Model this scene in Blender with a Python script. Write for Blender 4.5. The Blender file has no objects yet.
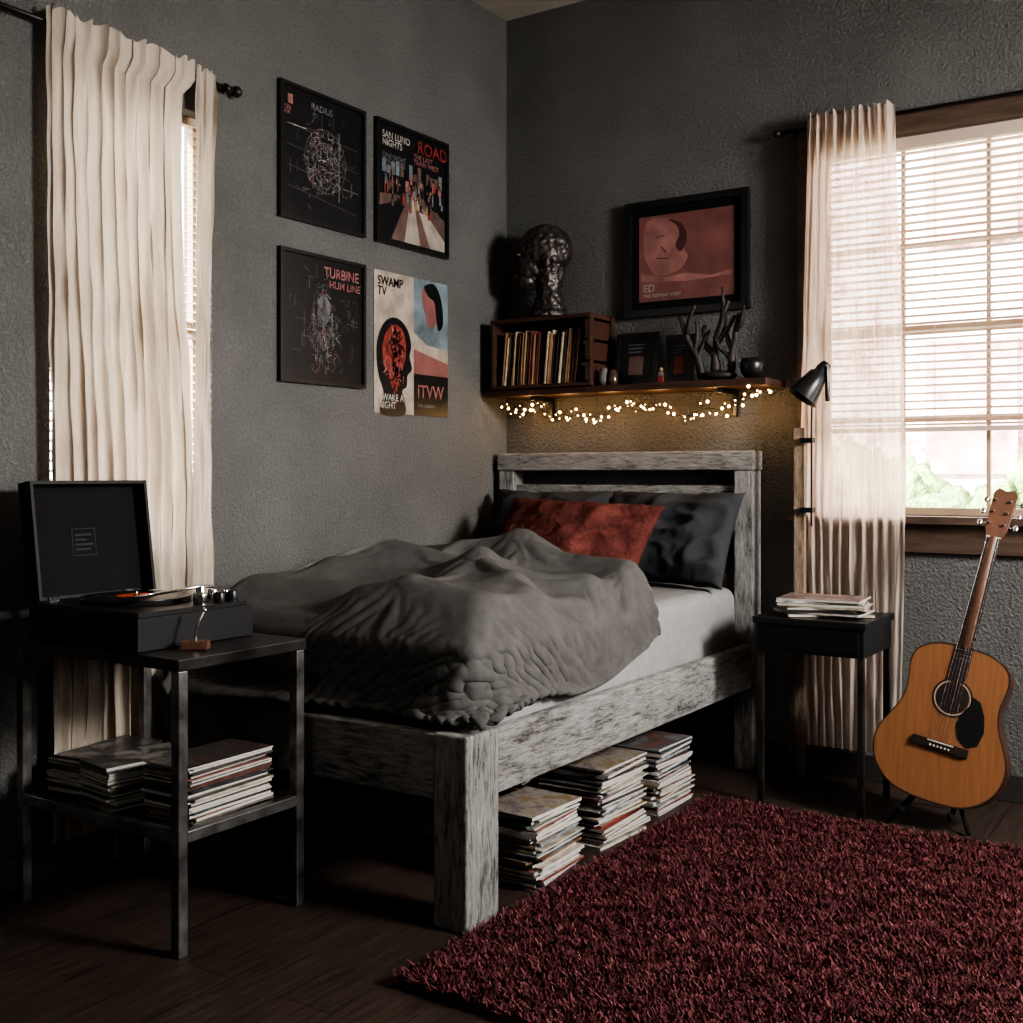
import bpy, bmesh, math, random, time
import numpy as np
from mathutils import Vector, Matrix, noise, Euler
T0=time.time()
random.seed(7)
sc=bpy.context.scene
try:
    sc.view_settings.view_transform='AgX'
    sc.view_settings.look='AgX - High Contrast'
except Exception as e: print(e)
sc.view_settings.exposure=0.0

# ------------------------------------------------------------ materials
def newmat(name):
    m=bpy.data.materials.new(name); m.use_nodes=True
    nt=m.node_tree; b=nt.nodes['Principled BSDF']
    return m,nt,b
def coord(nt,scale=(1,1,1)):
    tc=nt.nodes.new('ShaderNodeTexCoord'); mp=nt.nodes.new('ShaderNodeMapping')
    mp.inputs['Scale'].default_value=scale
    nt.links.new(tc.outputs['Object'],mp.inputs['Vector'])
    return mp.outputs['Vector']
def noisen(nt,vec,scale,detail=4,rough=.55):
    n=nt.nodes.new('ShaderNodeTexNoise'); n.inputs['Scale'].default_value=scale
    n.inputs['Detail'].default_value=detail; n.inputs['Roughness'].default_value=rough
    nt.links.new(vec,n.inputs['Vector']); return n.outputs['Fac']
def ramp(nt,fac,stops):
    r=nt.nodes.new('ShaderNodeValToRGB'); e=r.color_ramp.elements
    while len(e)<len(stops): e.new(.5)
    for i,(p,c) in enumerate(stops):
        e[i].position=p; e[i].color=(*c,1) if len(c)==3 else c
    nt.links.new(fac,r.inputs['Fac']); return r.outputs['Color']
def bumpn(nt,b,h,strength,dist=.01):
    bp=nt.nodes.new('ShaderNodeBump'); bp.inputs['Strength'].default_value=strength
    bp.inputs['Distance'].default_value=dist
    nt.links.new(h,bp.inputs['Height']); nt.links.new(bp.outputs['Normal'],b.inputs['Normal'])
    return bp
def M(name,col,rough=.5,metal=0,var=.15,vscale=8,bump=None,stretch=(1,1,1),spec=.5,emit=None):
    m,nt,b=newmat(name)
    v=coord(nt,stretch)
    f=noisen(nt,v,vscale)
    c0=tuple(max(0,x*(1-var)) for x in col); c1=tuple(min(1,x*(1+var)) for x in col)
    nt.links.new(ramp(nt,f,[(.3,c0),(.7,c1)]),b.inputs['Base Color'])
    b.inputs['Roughness'].default_value=rough; b.inputs['Metallic'].default_value=metal
    b.inputs['Specular IOR Level'].default_value=spec
    if bump: bumpn(nt,b,noisen(nt,v,bump[0],3),bump[1],bump[2] if len(bump)>2 else .005)
    if emit:
        b.inputs['Emission Color'].default_value=(*emit[0],1); b.inputs['Emission Strength'].default_value=emit[1]
    return m
def wallmat(name,col):
    m,nt,b=newmat(name); v=coord(nt)
    f=noisen(nt,v,2.2,5)
    h=noisen(nt,v,80,5,.62)
    mx=nt.nodes.new('ShaderNodeMixRGB'); mx.blend_type='MULTIPLY'; mx.inputs[0].default_value=1
    nt.links.new(ramp(nt,f,[(.3,tuple(x*.82 for x in col)),(.7,tuple(x*1.14 for x in col))]),mx.inputs[1])
    nt.links.new(ramp(nt,h,[(.36,(.88,.88,.88)),(.64,(1.08,1.08,1.08))]),mx.inputs[2])
    nt.links.new(mx.outputs[0],b.inputs['Base Color'])
    b.inputs['Roughness'].default_value=.55; b.inputs['Specular IOR Level'].default_value=.4
    h2=ramp(nt,h,[(.38,(0,0,0)),(.62,(1,1,1))])
    bumpn(nt,b,h2,.85,.0055)
    return m
def paintwood(name,axis,pale=(.27,.262,.25),dark=(.03,.024,.019),amt=.5):
    m,nt,b=newmat(name)
    s=[40,40,40]; s[axis]=6.0
    v=coord(nt,tuple(s)); f=noisen(nt,v,2.4,9,.78)
    s2=[6,6,6]; s2[axis]=2.5
    v2=coord(nt,tuple(s2)); f2=noisen(nt,v2,1.6,6,.65)
    mth=nt.nodes.new('ShaderNodeMath'); mth.operation='ADD'
    ml=nt.nodes.new('ShaderNodeMath'); ml.operation='MULTIPLY'; ml.inputs[1].default_value=.45
    nt.links.new(f2,ml.inputs[0]); nt.links.new(f,mth.inputs[0]); nt.links.new(ml.outputs[0],mth.inputs[1])
    g=ramp(nt,mth.outputs[0],[(amt+.06,dark),(amt+.13,tuple(x*.42 for x in pale)),(amt+.20,tuple(x*.85 for x in pale)),(amt+.38,tuple(x*1.4 for x in pale))])
    nt.links.new(g,b.inputs['Base Color']); b.inputs['Roughness'].default_value=.75
    bumpn(nt,b,mth.outputs[0],1.0,.014)
    return m
def fabric(name,col,weave=260,var=.2,rough=.95,wr=(9,.5),sheen=.0,stretch=(1,1,1),dist=.015):
    m,nt,b=newmat(name); v=coord(nt,stretch)
    f=noisen(nt,v,14,6,.7)
    nt.links.new(ramp(nt,f,[(.3,tuple(x*(1-var) for x in col)),(.7,tuple(x*(1+var) for x in col))]),b.inputs['Base Color'])
    b.inputs['Roughness'].default_value=rough; b.inputs['Specular IOR Level'].default_value=.12
    b.inputs['Sheen Weight'].default_value=sheen
    h1=noisen(nt,v,weave,2); h2=noisen(nt,v,wr[0],6,.55)
    a=nt.nodes.new('ShaderNodeMath'); a.operation='MULTIPLY_ADD'; a.inputs[1].default_value=.10
    nt.links.new(h1,a.inputs[0]); nt.links.new(h2,a.inputs[2])
    bumpn(nt,b,a.outputs[0],wr[1],dist)
    return m
def curtainmat(name,col,trans,transp):
    m=bpy.data.materials.new(name); m.use_nodes=True; nt=m.node_tree; nt.nodes.clear()
    v=coord(nt,(1,1,.12)); f=noisen(nt,v,40,4)
    c=ramp(nt,f,[(.3,tuple(x*.78 for x in col)),(.7,col)])
    d=nt.nodes.new('ShaderNodeBsdfDiffuse'); t=nt.nodes.new('ShaderNodeBsdfTranslucent'); tp=nt.nodes.new('ShaderNodeBsdfTransparent')
    nt.links.new(c,d.inputs['Color']); nt.links.new(c,t.inputs['Color'])
    m1=nt.nodes.new('ShaderNodeMixShader'); m1.inputs[0].default_value=trans
    nt.links.new(d.outputs[0],m1.inputs[1]); nt.links.new(t.outputs[0],m1.inputs[2])
    m2=nt.nodes.new('ShaderNodeMixShader'); m2.inputs[0].default_value=transp
    nt.links.new(m1.outputs[0],m2.inputs[1]); nt.links.new(tp.outputs[0],m2.inputs[2])
    bp=nt.nodes.new('ShaderNodeBump'); bp.inputs['Strength'].default_value=.6; bp.inputs['Distance'].default_value=.012
    f2=noisen(nt,coord(nt,(1,1,.5)),22,5,.6)
    nt.links.new(f2,bp.inputs['Height']); nt.links.new(bp.outputs[0],d.inputs['Normal'])
    o=nt.nodes.new('ShaderNodeOutputMaterial'); nt.links.new(m2.outputs[0],o.inputs[0])
    return m

WALL=wallmat('wall_paint',(.128,.127,.122))
CEIL=M('ceiling_paint',(.40,.37,.33),.9,var=.05,bump=(60,.3))
BLACK=M('black_satin',(.010,.010,.011),.35)
BLACKM=M('black_matte',(.010,.010,.010),.8,spec=.15)
LEATHER=M('black_leatherette',(.010,.010,.011),.55,bump=(220,.4,.002),spec=.3)
STEEL=M('brushed_dark_steel',(.15,.145,.14),.38,.8,var=.6,vscale=14,bump=(90,.15,.002))
STEELTOP=M('blackened_steel',(.05,.046,.043),.33,.7,var=.6,vscale=9,bump=(50,.12,.002))
CHROME=M('chrome',(.75,.75,.75),.18,1,var=.05)
PAPER=M('paper_white',(.36,.345,.31),.8,var=.4,vscale=60,stretch=(1,1,40))
WOODDK=M('dark_walnut',(.03,.018,.012),.5,var=.5,vscale=6,stretch=(1,12,12))
WINW=M('window_wood',(.085,.055,.04),.55,var=.35,vscale=6,stretch=(1,8,8))
SHELFW=M('shelf_wood',(.045,.02,.012),.5,var=.5,vscale=5,stretch=(1.2,14,14))
RAW=paintwood('weathered_post_wood',2,pale=(.26,.19,.13),amt=.45)
WX=paintwood('chipped_paint_wood_x',0); WY=paintwood('chipped_paint_wood_y',1); WZ=paintwood('chipped_paint_wood_z',2)

# ------------------------------------------------------------ builder
class B:
    def __init__(s,name): s.n=name; s.v=[]; s.f=[]; s.mats=[]; s.fm=[]; s.fs=[]
    def mi(s,m):
        if m not in s.mats: s.mats.append(m)
        return s.mats.index(m)
    def add(s,vs,fs,m,smooth=False,X=None):
        o=len(s.v)
        for p in vs:
            p=Vector(p)
            if X is not None: p=X@p
            s.v.append(tuple(p))
        k=s.mi(m)
        for f in fs:
            s.f.append(tuple(i+o for i in f)); s.fm.append(k); s.fs.append(smooth)
    def box(s,x0,x1,y0,y1,z0,z1,m,X=None,ms=None):
        vs=[(x0,y0,z0),(x1,y0,z0),(x1,y1,z0),(x0,y1,z0),(x0,y0,z1),(x1,y0,z1),(x1,y1,z1),(x0,y1,z1)]
        fs=[(0,3,2,1),(4,5,6,7),(0,1,5,4),(1,2,6,5),(2,3,7,6),(3,0,4,7)]
        if ms is None: s.add(vs,fs,m,False,X)
        else:
            o=len(s.v)
            for p in vs:
                p=Vector(p); p=X@p if X is not None else p; s.v.append(tuple(p))
            for f,mm in zip(fs,ms):
                s.f.append(tuple(i+o for i in f)); s.fm.append(s.mi(mm)); s.fs.append(False)
    def tube(s,pts,rs,m,n=10,X=None,caps=True):
        pts=[Vector(p) for p in pts]
        if not hasattr(rs,'__len__'): rs=[rs]*len(pts)
        vs=[];fs=[]
        prev=None
        for i,p in enumerate(pts):
            if i==0: d=pts[1]-p
            elif i==len(pts)-1: d=p-pts[i-1]
            else: d=pts[i+1]-pts[i-1]
            d.normalize()
            if prev is None:
                a=Vector((0,0,1)) if abs(d.z)<.9 else Vector((1,0,0))
                u=d.cross(a).normalized()
            else:
                u=(prev-d*prev.dot(d)).normalized()
            prev=u; w=d.cross(u)
            for k in range(n):
                t=2*math.pi*k/n; vs.append(p+(u*math.cos(t)+w*math.sin(t))*rs[i])
        for i in range(len(pts)-1):
            for k in range(n):
                fs.append((i*n+k,i*n+(k+1)%n,(i+1)*n+(k+1)%n,(i+1)*n+k))
        s.add(vs,fs,m,True,X)
        if caps:
            o=len(s.v)-len(vs); k=s.mi(m)
            s.f.append(tuple(o+i for i in range(n))[::-1]); s.fm.append(k); s.fs.append(False)
            s.f.append(tuple(o+(len(pts)-1)*n+i for i in range(n))); s.fm.append(k); s.fs.append(False)
    def lathe(s,prof,m,n=24,X=None,smooth=True):
        vs=[];fs=[]
        for r,z in prof:
            for k in range(n):
                t=2*math.pi*k/n; vs.append((r*math.cos(t),r*math.sin(t),z))
        for i in range(len(prof)-1):
            for k in range(n):
                fs.append((i*n+k,i*n+(k+1)%n,(i+1)*n+(k+1)%n,(i+1)*n+k))
        s.add(vs,fs,m,smooth,X)
    def sphere(s,c,r,m,nu=16,nv=10,X=None):
        if not hasattr(r,'__len__'): r=(r,r,r)
        vs=[];fs=[]
        for i in range(nv+1):
            a=math.pi*i/nv
            for k in range(nu):
                t=2*math.pi*k/nu
                vs.append((c[0]+r[0]*math.sin(a)*math.cos(t),c[1]+r[1]*math.sin(a)*math.sin(t),c[2]-r[2]*math.cos(a)))
        for i in range(nv):
            for k in range(nu): fs.append((i*nu+k,i*nu+(k+1)%nu,(i+1)*nu+(k+1)%nu,(i+1)*nu+k))
        s.add(vs,fs,m,True,X)
    def finish(s,bevel=0,segs=2,parent=None):
        me=bpy.data.meshes.new(s.n); me.from_pydata(s.v,[],s.f)
        for m in s.mats: me.materials.append(m)
        me.polygons.foreach_set('material_index',s.fm); me.polygons.foreach_set('use_smooth',s.fs)
        me.update()
        ob=bpy.data.objects.new(s.n,me); sc.collection.objects.link(ob)
        if bevel:
            b=ob.modifiers.new('bevel','BEVEL'); b.width=bevel; b.segments=segs; b.limit_method='ANGLE'; b.angle_limit=math.radians(40)
        if parent: ob.parent=parent
        return ob
def TR(loc,rot=(0,0,0)): return Matrix.Translation(loc)@Euler(rot).to_matrix().to_4x4()
def closed_smooth(pts,k=5):
    out=[];n=len(pts)
    for i in range(n):
        a,b_,c_,d_=[Vector(pts[(i+q)%n]) for q in (-1,0,1,2)]
        for j in range(k):
            t=j/k; out.append(tuple(.5*((2*b_)+(c_-a)*t+(2*a-5*b_+4*c_-d_)*t*t+(3*b_-a-3*c_+d_)*t**3)))
    return out

RX=4.3; RY=-5.3; H=3.35; WT=.14
# ------------------------------------------------------------ room
def wall_with_hole(name,axis,a0,a1,h0,h1,z0,z1,plane,out,mat):
    b=B(name)
    def bx(u0,u1,w0,w1):
        lo,hi=min(plane,plane+out),max(plane,plane+out)
        if axis=='x': b.box(u0,u1,lo,hi,w0,w1,mat)
        else: b.box(lo,hi,u0,u1,w0,w1,mat)
    bx(a0,h0,0,H); bx(h1,a1,0,H); bx(h0,h1,0,z0); bx(h0,h1,z1,H)
    return b.finish()
WBX0,WBX1,WBZ0,WBZ1=1.50,3.09,1.04,2.50
wall_with_hole('wall_back','x',-WT,RX+WT,WBX0,WBX1,WBZ0,WBZ1,0,WT,WALL)
WLY0,WLY1,WLZ0,WLZ1=-2.43,-1.81,.95,2.42
wall_with_hole('wall_left','y',RY,0,WLY0,WLY1,WLZ0,WLZ1,0,-WT,WALL)
WRY0,WRY1,WRZ0,WRZ1=-2.45,-.65,.95,2.6
wall_with_hole('wall_right','y',RY,0,WRY0,WRY1,WRZ0,WRZ1,RX,WT,WALL)
b=B('wall_front'); b.box(-WT,RX+WT,RY-WT,RY,0,H,WALL); b.finish()
b=B('ceiling'); b.box(-WT,RX+WT,RY-WT,WT,H,H+.1,CEIL); b.finish()
# floor
m,nt,bs=newmat('dark_plank_floor')
v=coord(nt)
rot=nt.nodes.new('ShaderNodeMapping'); rot.inputs['Rotation'].default_value=(0,0,math.radians(90)); nt.links.new(v,rot.inputs['Vector'])
br=nt.nodes.new('ShaderNodeTexBrick'); br.inputs['Scale'].default_value=1; br.inputs['Brick Width'].default_value=1.3; br.inputs['Row Height'].default_value=.16
br.inputs['Mortar Size'].default_value=.0015; br.inputs['Color1'].default_value=(.058,.041,.034,1); br.inputs['Color2'].default_value=(.045,.033,.027,1); br.inputs['Mortar'].default_value=(.010,.008,.007,1)
nt.links.new(rot.outputs[0],br.inputs['Vector'])
g=noisen(nt,coord(nt,(22,1.4,1)),3,9,.72)
mx=nt.nodes.new('ShaderNodeMixRGB'); mx.blend_type='MULTIPLY'; mx.inputs[0].default_value=.9
nt.links.new(br.outputs['Color'],mx.inputs[1]); nt.links.new(ramp(nt,g,[(.3,(.25,.25,.25)),(.7,(1.5,1.42,1.35))]),mx.inputs[2])
nt.links.new(mx.outputs[0],bs.inputs['Base Color']); bs.inputs['Roughness'].default_value=.5; bs.inputs['Specular IOR Level'].default_value=.35
bumpn(nt,bs,g,.4,.004)
FLOOR=m
b=B('floor'); b.box(-WT,RX+WT,RY-WT,WT,-.1,0,FLOOR); b.finish()
BB=M('baseboard_paint',(.04,.037,.034),.5)
b=B('baseboard_back'); b.box(0,RX,-.015,0,0,.1,BB); b.finish(.003)
b=B('baseboard_left'); b.box(0,.015,RY,-.016,0,.1,BB); b.finish(.003)

# ------------------------------------------------------------ windows
def blinds(b,axis,a0,a1,z0,z1,depth,mat,pitch=.03,tilt=12):
    n=int((z1-z0)/pitch)
    for i in range(n+1):
        z=z0+i*pitch
        if axis=='x': X=TR(((a0+a1)/2,depth,z),(math.radians(-tilt),0,0)); b.box(-(a1-a0)/2,(a1-a0)/2,-.0125,.0125,-.0008,.0008,mat,X)
        else: X=TR((depth,(a0+a1)/2,z),(0,math.radians(tilt),0)); b.box(-.0125,.0125,-(a1-a0)/2,(a1-a0)/2,-.0008,.0008,mat,X)
SLAT=M('blind_slat',(.46,.36,.30),.5,var=.04)
b=B('window_1')
b.box(WBX0-.07,WBX0,-.025,0,WBZ0-.02,WBZ1+.09,WINW); b.box(WBX1,WBX1+.07,-.025,0,WBZ0-.02,WBZ1+.09,WINW)
b.box(WBX0,WBX1,-.025,0,WBZ1,WBZ1+.09,WINW)
b.box(WBX0-.1,WBX1+.1,-.06,.07,WBZ0-.03,WBZ0,WINW)
b.box(WBX0-.08,WBX1+.08,-.022,0,WBZ0-.14,WBZ0-.03,WINW)
SASH=M('sash_paint',(.34,.25,.17),.5,var=.1)
y0,y1=.07,.10
b.box(WBX0,WBX0+.03,y0,y1,WBZ0,WBZ1,SASH); b.box(WBX1-.03,WBX1,y0,y1,WBZ0,WBZ1,SASH)
b.box(WBX0+.03,WBX1-.03,y0,y1,WBZ1-.03,WBZ1,SASH); b.box(WBX0+.03,WBX1-.03,y0,y1,WBZ0,WBZ0+.03,SASH)
for x in (1.82,2.135,2.45,2.77): b.box(x-.008,x+.008,y0+.005,y1-.005,WBZ0+.03,WBZ1-.03,SASH)
for z,t in ((1.41,.008),(1.76,.018),(2.09,.010)): b.box(WBX0+.03,WBX1-.03,y0+.002,y1-.002,z-t,z+t,SASH)
b.finish(.002)
b=B('window_blind'); blinds(b,'x',WBX0+.01,WBX1-.01,1.39,WBZ1-.05,.035,SLAT)
b.box(WBX0+.01,WBX1-.01,.015,.055,WBZ1-.045,WBZ1,SLAT); b.box(WBX0+.01,WBX1-.01,.022,.048,1.362,1.38,SLAT)
for x in (1.65,1.95,2.3,2.62,2.97): b.tube([(x,.035,1.37),(x,.035,WBZ1-.03)],.0015,SLAT,5)
b.finish()
b=B('window_2')
b.box(-.09,-.06,WLY0,WLY0+.03,WLZ0,WLZ1,SASH); b.box(-.09,-.06,WLY1-.03,WLY1,WLZ0,WLZ1,SASH)
b.box(-.09,-.06,WLY0+.03,WLY1-.03,WLZ1-.03,WLZ1,SASH); b.box(-.09,-.06,WLY0+.03,WLY1-.03,WLZ0,WLZ0+.03,SASH)
b.box(-.085,-.065,WLY0+.03,WLY1-.03,1.68,1.72,SASH); b.box(-.06,.0,WLY0+.001,WLY1-.001,WLZ0,WLZ0+.02,WINW)
b.finish(.002)
SLAT2=M('side_blind_slat',(.7,.66,.6),.5,var=.04)
b=B('side_window_blind'); blinds(b,'y',WLY0+.01,WLY1-.01,1.0,WLZ1-.02,-.035,SLAT2,tilt=20); b.finish()
b=B('window_3')
x0,x1=RX+.06,RX+.09
b.box(x0,x1,WRY0,WRY0+.04,WRZ0,WRZ1,SASH); b.box(x0,x1,WRY1-.04,WRY1,WRZ0,WRZ1,SASH)
b.box(x0,x1,WRY0+.04,WRY1-.04,WRZ1-.04,WRZ1,SASH); b.box(x0,x1,WRY0+.04,WRY1-.04,WRZ0,WRZ0+.04,SASH)
b.box(x0,x1,-1.57,-1.53,WRZ0+.04,WRZ1-.04,SASH); b.box(x0+.002,x1-.002,WRY0+.04,WRY1-.04,1.75,1.79,SASH)
b.finish(.002)

# ------------------------------------------------------------ curtains
def curtain(name,axis,e0,e1,z0,z1,off,npl,amp,mat,rodz,seed=0):
    nu,nv=npl*14,80
    vs=[];fs=[]
    for j in range(nv+1):
        z=z0+(z1-z0)*j/nv
        A0=e0(z);A1=e1(z)
        k=amp*(1-.45*math.exp(-((z-rodz)/.03)**2))*(.8+.3*math.sin(z*1.3+seed))
        for i in range(nu+1):
            s=i/nu
            ph=s*npl*2*math.pi+2.6*noise.noise(Vector((s*5,z*.6,seed)))+1.7*noise.noise(Vector((s*17,z*1.0,seed+3)))
            sn=math.sin(ph); sh=math.copysign(abs(sn)**.95,sn)
            d=off+k*(sh+.35*math.sin(2.1*ph+1+z))*(.75+.9*noise.noise(Vector((s*6,z*.8,seed+9))))
            d+=.012*noise.noise(Vector((s*25,z*6,seed)))
            a=A0+(A1-A0)*(s+.014*math.sin(ph*1+1.3))
            zz=z+(.008*math.sin(ph*1.3) if j==nv else 0)
            vs.append((a,-d,zz) if axis=='x' else (d,a,zz))
    for j in range(nv):
        for i in range(nu):
            q=j*(nu+1)+i; fs.append((q,q+1,q+nu+2,q+nu+1))
    b=B(name); b.add(vs,fs,mat,True); return b
CL=curtainmat('cream_linen',(.53,.46,.385),.24,.0)
CS=curtainmat('sheer_linen',(.88,.75,.66),.64,.13)
def sst(a,b_,x):
    t=max(0,min(1,(x-a)/(b_-a))); return t*t*(3-2*t)
b=curtain('linen_curtain','y',lambda z:-2.475+.01*math.sin(z*2),lambda z:-1.985+.05*(1-sst(1.0,1.9,z))+.05*sst(2.44,2.5,z)+.008*math.sin(z*5),.12,2.565,.056,11,.017,CL,2.52,1)
b2=curtain('x','y',lambda z:-1.925-.02*(1-sst(1.0,1.9,z)),lambda z:-1.855+.01*math.sin(z*3),.12,2.55,.055,2,.012,CL,2.52,5)
b.add(b2.v,b2.f,CL,True)
b.finish()
ROD=M('rod_iron',(.03,.025,.022),.4,.6)
b=B('curtain_rod'); b.tube([(.032,-2.9,2.525),(.032,-1.78,2.525)],.008,ROD,12)
b.sphere((.032,-1.725,2.525),.02,ROD); b.tube([(.032,-1.78,2.525),(.032,-1.75,2.525)],[.015,.012],ROD,12)
b.tube([(0,-1.805,2.525),(.032,-1.805,2.525)],.007,ROD); b.tube([(.005,-1.805,2.49),(0.005,-1.805,2.56)],.010,ROD)
b.finish()
b=curtain('sheer_curtain','x',lambda z:1.475-.015*math.sin((z-.3)*1.9),lambda z:1.84+.025*math.sin((z)*1.4),.13,2.615,.085,10,.018,CS,2.576,11)
b.finish()
b=B('drapery_rod'); b.tube([(1.375,-.055,2.576),(3.6,-.055,2.576)],.007,ROD,12)
b.sphere((1.357,-.055,2.576),.017,ROD); b.tube([(1.42,0,2.576),(1.42,-.055,2.576)],.006,ROD)
b.finish()

# ------------------------------------------------------------ bed frame
BX0,BX1=.085,1.28
b=B('bed')
b.box(1.17,BX1,-2.09,-1.94,0,.515,WZ); b.box(BX0,BX0+.11,-2.09,-1.94,0,.515,WZ)
b.box(BX1-.045,BX1-.004,-1.94,-.12,.335,.51,WY); b.box(BX0+.004,BX0+.045,-1.94,-.12,.335,.51,WY)
b.box(BX0+.11,1.17,-2.085,-2.04,.335,.51,WX)
b.box(BX1-.085,BX1,-.12,-.03,0,1.215,WZ); b.box(.035,.12,-.12,-.03,0,1.215,WZ)
b.box(.03,BX1+.005,-.125,-.025,1.215,1.295,WX)
zz=.36
for hgt in (.26,.26,.28):
    b.box(.12,BX1-.085,-.095,-.06,zz,zz+hgt-.008,WX); zz+=hgt
for i in range(12):
    y=-1.9+i*.155
    b.box(BX0+.045,BX1-.045,y,y+.08,.36,.38,WOODDK)
bed=b.finish(.006)
SHEET=fabric('grey_sheet',(.23,.23,.225),300,.08,wr=(6,.8),dist=.03)
def rbox(name,x0,x1,y0,y1,z0,z1,mat,r=.05,nzamp=.006):
    bm=bmesh.new(); bmesh.ops.create_cube(bm,size=1)
    for v in bm.verts: v.co=Vector(((x0+x1)/2+v.co.x*(x1-x0),(y0+y1)/2+v.co.y*(y1-y0),(z0+z1)/2+v.co.z*(z1-z0)))
    bmesh.ops.bevel(bm,geom=bm.edges[:],offset=r,segments=5,profile=.5,affect='EDGES')
    bmesh.ops.triangulate(bm,faces=bm.faces[:])
    bmesh.ops.subdivide_edges(bm,edges=[e for e in bm.edges if e.calc_length()>.15],cuts=6,use_grid_fill=True)
    for v in bm.verts:
        v.co+=Vector((1,1,1))*nzamp*noise.noise(v.co*5)
    me=bpy.data.meshes.new(name); bm.to_mesh(me); bm.free(); me.materials.append(mat)
    for p in me.polygons: p.use_smooth=True
    o=bpy.data.objects.new(name,me); sc.collection.objects.link(o); return o
MX0,MX1,MY0,MY1,MZ1=.135,1.225,-1.99,-.14,.745
mat_o=rbox('mattress',MX0,MX1,MY0,MY1,.385,MZ1,SHEET)
print('t before sim',time.time()-T0)

# ------------------------------------------------------------ duvet (cloth settled on the bed over its own bunched filling)
DUV=fabric('charcoal_linen',(.080,.077,.073),330,.2,wr=(34,.5),dist=.005)
def gau(d,w): return math.exp(-(d/w)**2)
def seg(p,a,b):
    ax,ay=a;bx,by=b;dx,dy=bx-ax,by-ay
    t=((p[0]-ax)*dx+(p[1]-ay)*dy)/(dx*dx+dy*dy); tt=max(0,min(1,t))
    return math.hypot(p[0]-ax-tt*dx,p[1]-ay-tt*dy)
folds=[((.15,-1.04),(.72,-.98),.14,.085),((.72,-.98),(1.20,-1.00),.13,.078),
       ((.15,-1.55),(.38,-1.25),.11,.12),((.35,-1.30),(1.15,-1.25),.10,.06),
       ((.3,-1.52),(.85,-1.42),.09,.06),((.85,-1.42),(1.15,-1.62),.09,.065),
       ((.2,-1.80),(.7,-1.68),.08,.08),((.75,-1.86),(1.14,-1.84),.09,.09)]
small=[((.40,-1.14),(.95,-1.12),.035,.03),((.6,-1.34),(1.12,-1.14),.04,.03),((.22,-1.40),(.75,-1.20),.035,.03),((.5,-1.62),(1.0,-1.36),.035,.03),
       ((.9,-1.82),(1.2,-1.35),.04,.035),((.2,-1.25),(.5,-1.02),.03,.03),((.85,-1.2),(1.2,-1.08),.035,.03)]
def lump(x,y):
    h=0
    for a,c,hh,w in folds: h=max(h,0)+hh*gau(seg((x,y),a,c),w)*(1-.5*min(1,h/.2))
    wx=x+.03*noise.noise(Vector((x*5,y*5,9))); wy=y+.04*noise.noise(Vector((x*5,y*5,14)))
    q=0
    for a,c,hh,w in small: q=max(q,hh*gau(seg((wx,wy),a,c),w))
    h+=q+.02*max(0,noise.noise(Vector((x*5,y*5,3.3))))
    e=max(0,min(1,(x-MX0)/.06))*max(0,min(1,(MX1-x)/.05))*max(0,min(1,(y-MY0)/.08))
    e*=max(0,min(1,(-.82-y)/.06))
    return h*e
def grid(name,nx,ny,fx,mat):
    vs=[fx(i/nx,j/ny) for j in range(ny+1) for i in range(nx+1)]
    fs=[(j*(nx+1)+i,j*(nx+1)+i+1,(j+1)*(nx+1)+i+1,(j+1)*(nx+1)+i) for j in range(ny) for i in range(nx)]
    b=B(name); b.add(vs,fs,mat,True); return b.finish()
NX,NY=116,122
def dfun(s,t):
    xr=1.225+.155+.045*sst(0,.2,t)-.05*sst(.55,1,t)
    x=.10+s*(xr-.10); y0=-2.225+.045*sst(.82,1,s); y1=-.82-.13*s
    y=y0+(y1-y0)*t
    z=.965+.03*noise.noise(Vector((x*4,y*4,2)))+.012*noise.noise(Vector((x*10,y*9,5)))
    return (x,y,z)
dv=grid('duvet_sim',NX,NY,dfun,DUV)
def lfun(s,t):
    x=MX0+s*(MX1-MX0); y=MY0+t*(MY1-MY0)
    ed=min(x-MX0,MX1-x,y-MY0)
    z=MZ1-.03*gau(ed,.02)+lump(x,y)
    return (x,y,z)
c0=grid('lump',100,150,lfun,DUV)
col=B('col'); col.box(MX0,MX1,MY0,MY1,.3,MZ1-.03,DUV)
c1=col.finish(.03)
col=B('col2'); col.box(BX0,BX1,-2.09,-1.93,.2,.515,DUV); col.box(1.235,1.28,-1.93,-.1,.2,.51,DUV); c2=col.finish()
col=B('col3'); col.box(-.3,.03,-3,.3,.1,2,DUV); col.box(-.3,.085,-3,-1.84,.1,2,DUV); c3=col.finish()
for c in (c0,c1,c2,c3):
    mm=c.modifiers.new('c','COLLISION'); c.collision.thickness_outer=.008; c.collision.cloth_friction=15
cm=dv.modifiers.new('cloth','CLOTH'); cs=cm.settings
cs.quality=5; cs.mass=.25; cs.tension_stiffness=15; cs.compression_stiffness=15; cs.shear_stiffness=5; cs.bending_stiffness=1.6; cs.air_damping=2
cs.tension_damping=8; cs.compression_damping=8; cs.shrink_min=-.11
cm.collision_settings.distance_min=.008
cm.collision_settings.use_self_collision=True; cm.collision_settings.self_distance_min=.006
NF=28
sc.frame_start=1; sc.frame_end=NF
cm.point_cache.frame_start=1; cm.point_cache.frame_end=NF
for f in range(1,NF+1): sc.frame_set(f)
dg=bpy.context.evaluated_depsgraph_get()
me=bpy.data.meshes.new_from_object(dv.evaluated_get(dg)); me.name='duvet'
for o in (dv,c0,c1,c2,c3): bpy.data.objects.remove(o,do_unlink=True)
sc.frame_set(1)
duvet=bpy.data.objects.new('duvet',me); sc.collection.objects.link(duvet)
for p in me.polygons: p.use_smooth=True
zs=[v.co.z for v in me.vertices]; print('duvet z',min(zs),max(zs),'t',time.time()-T0)
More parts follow.
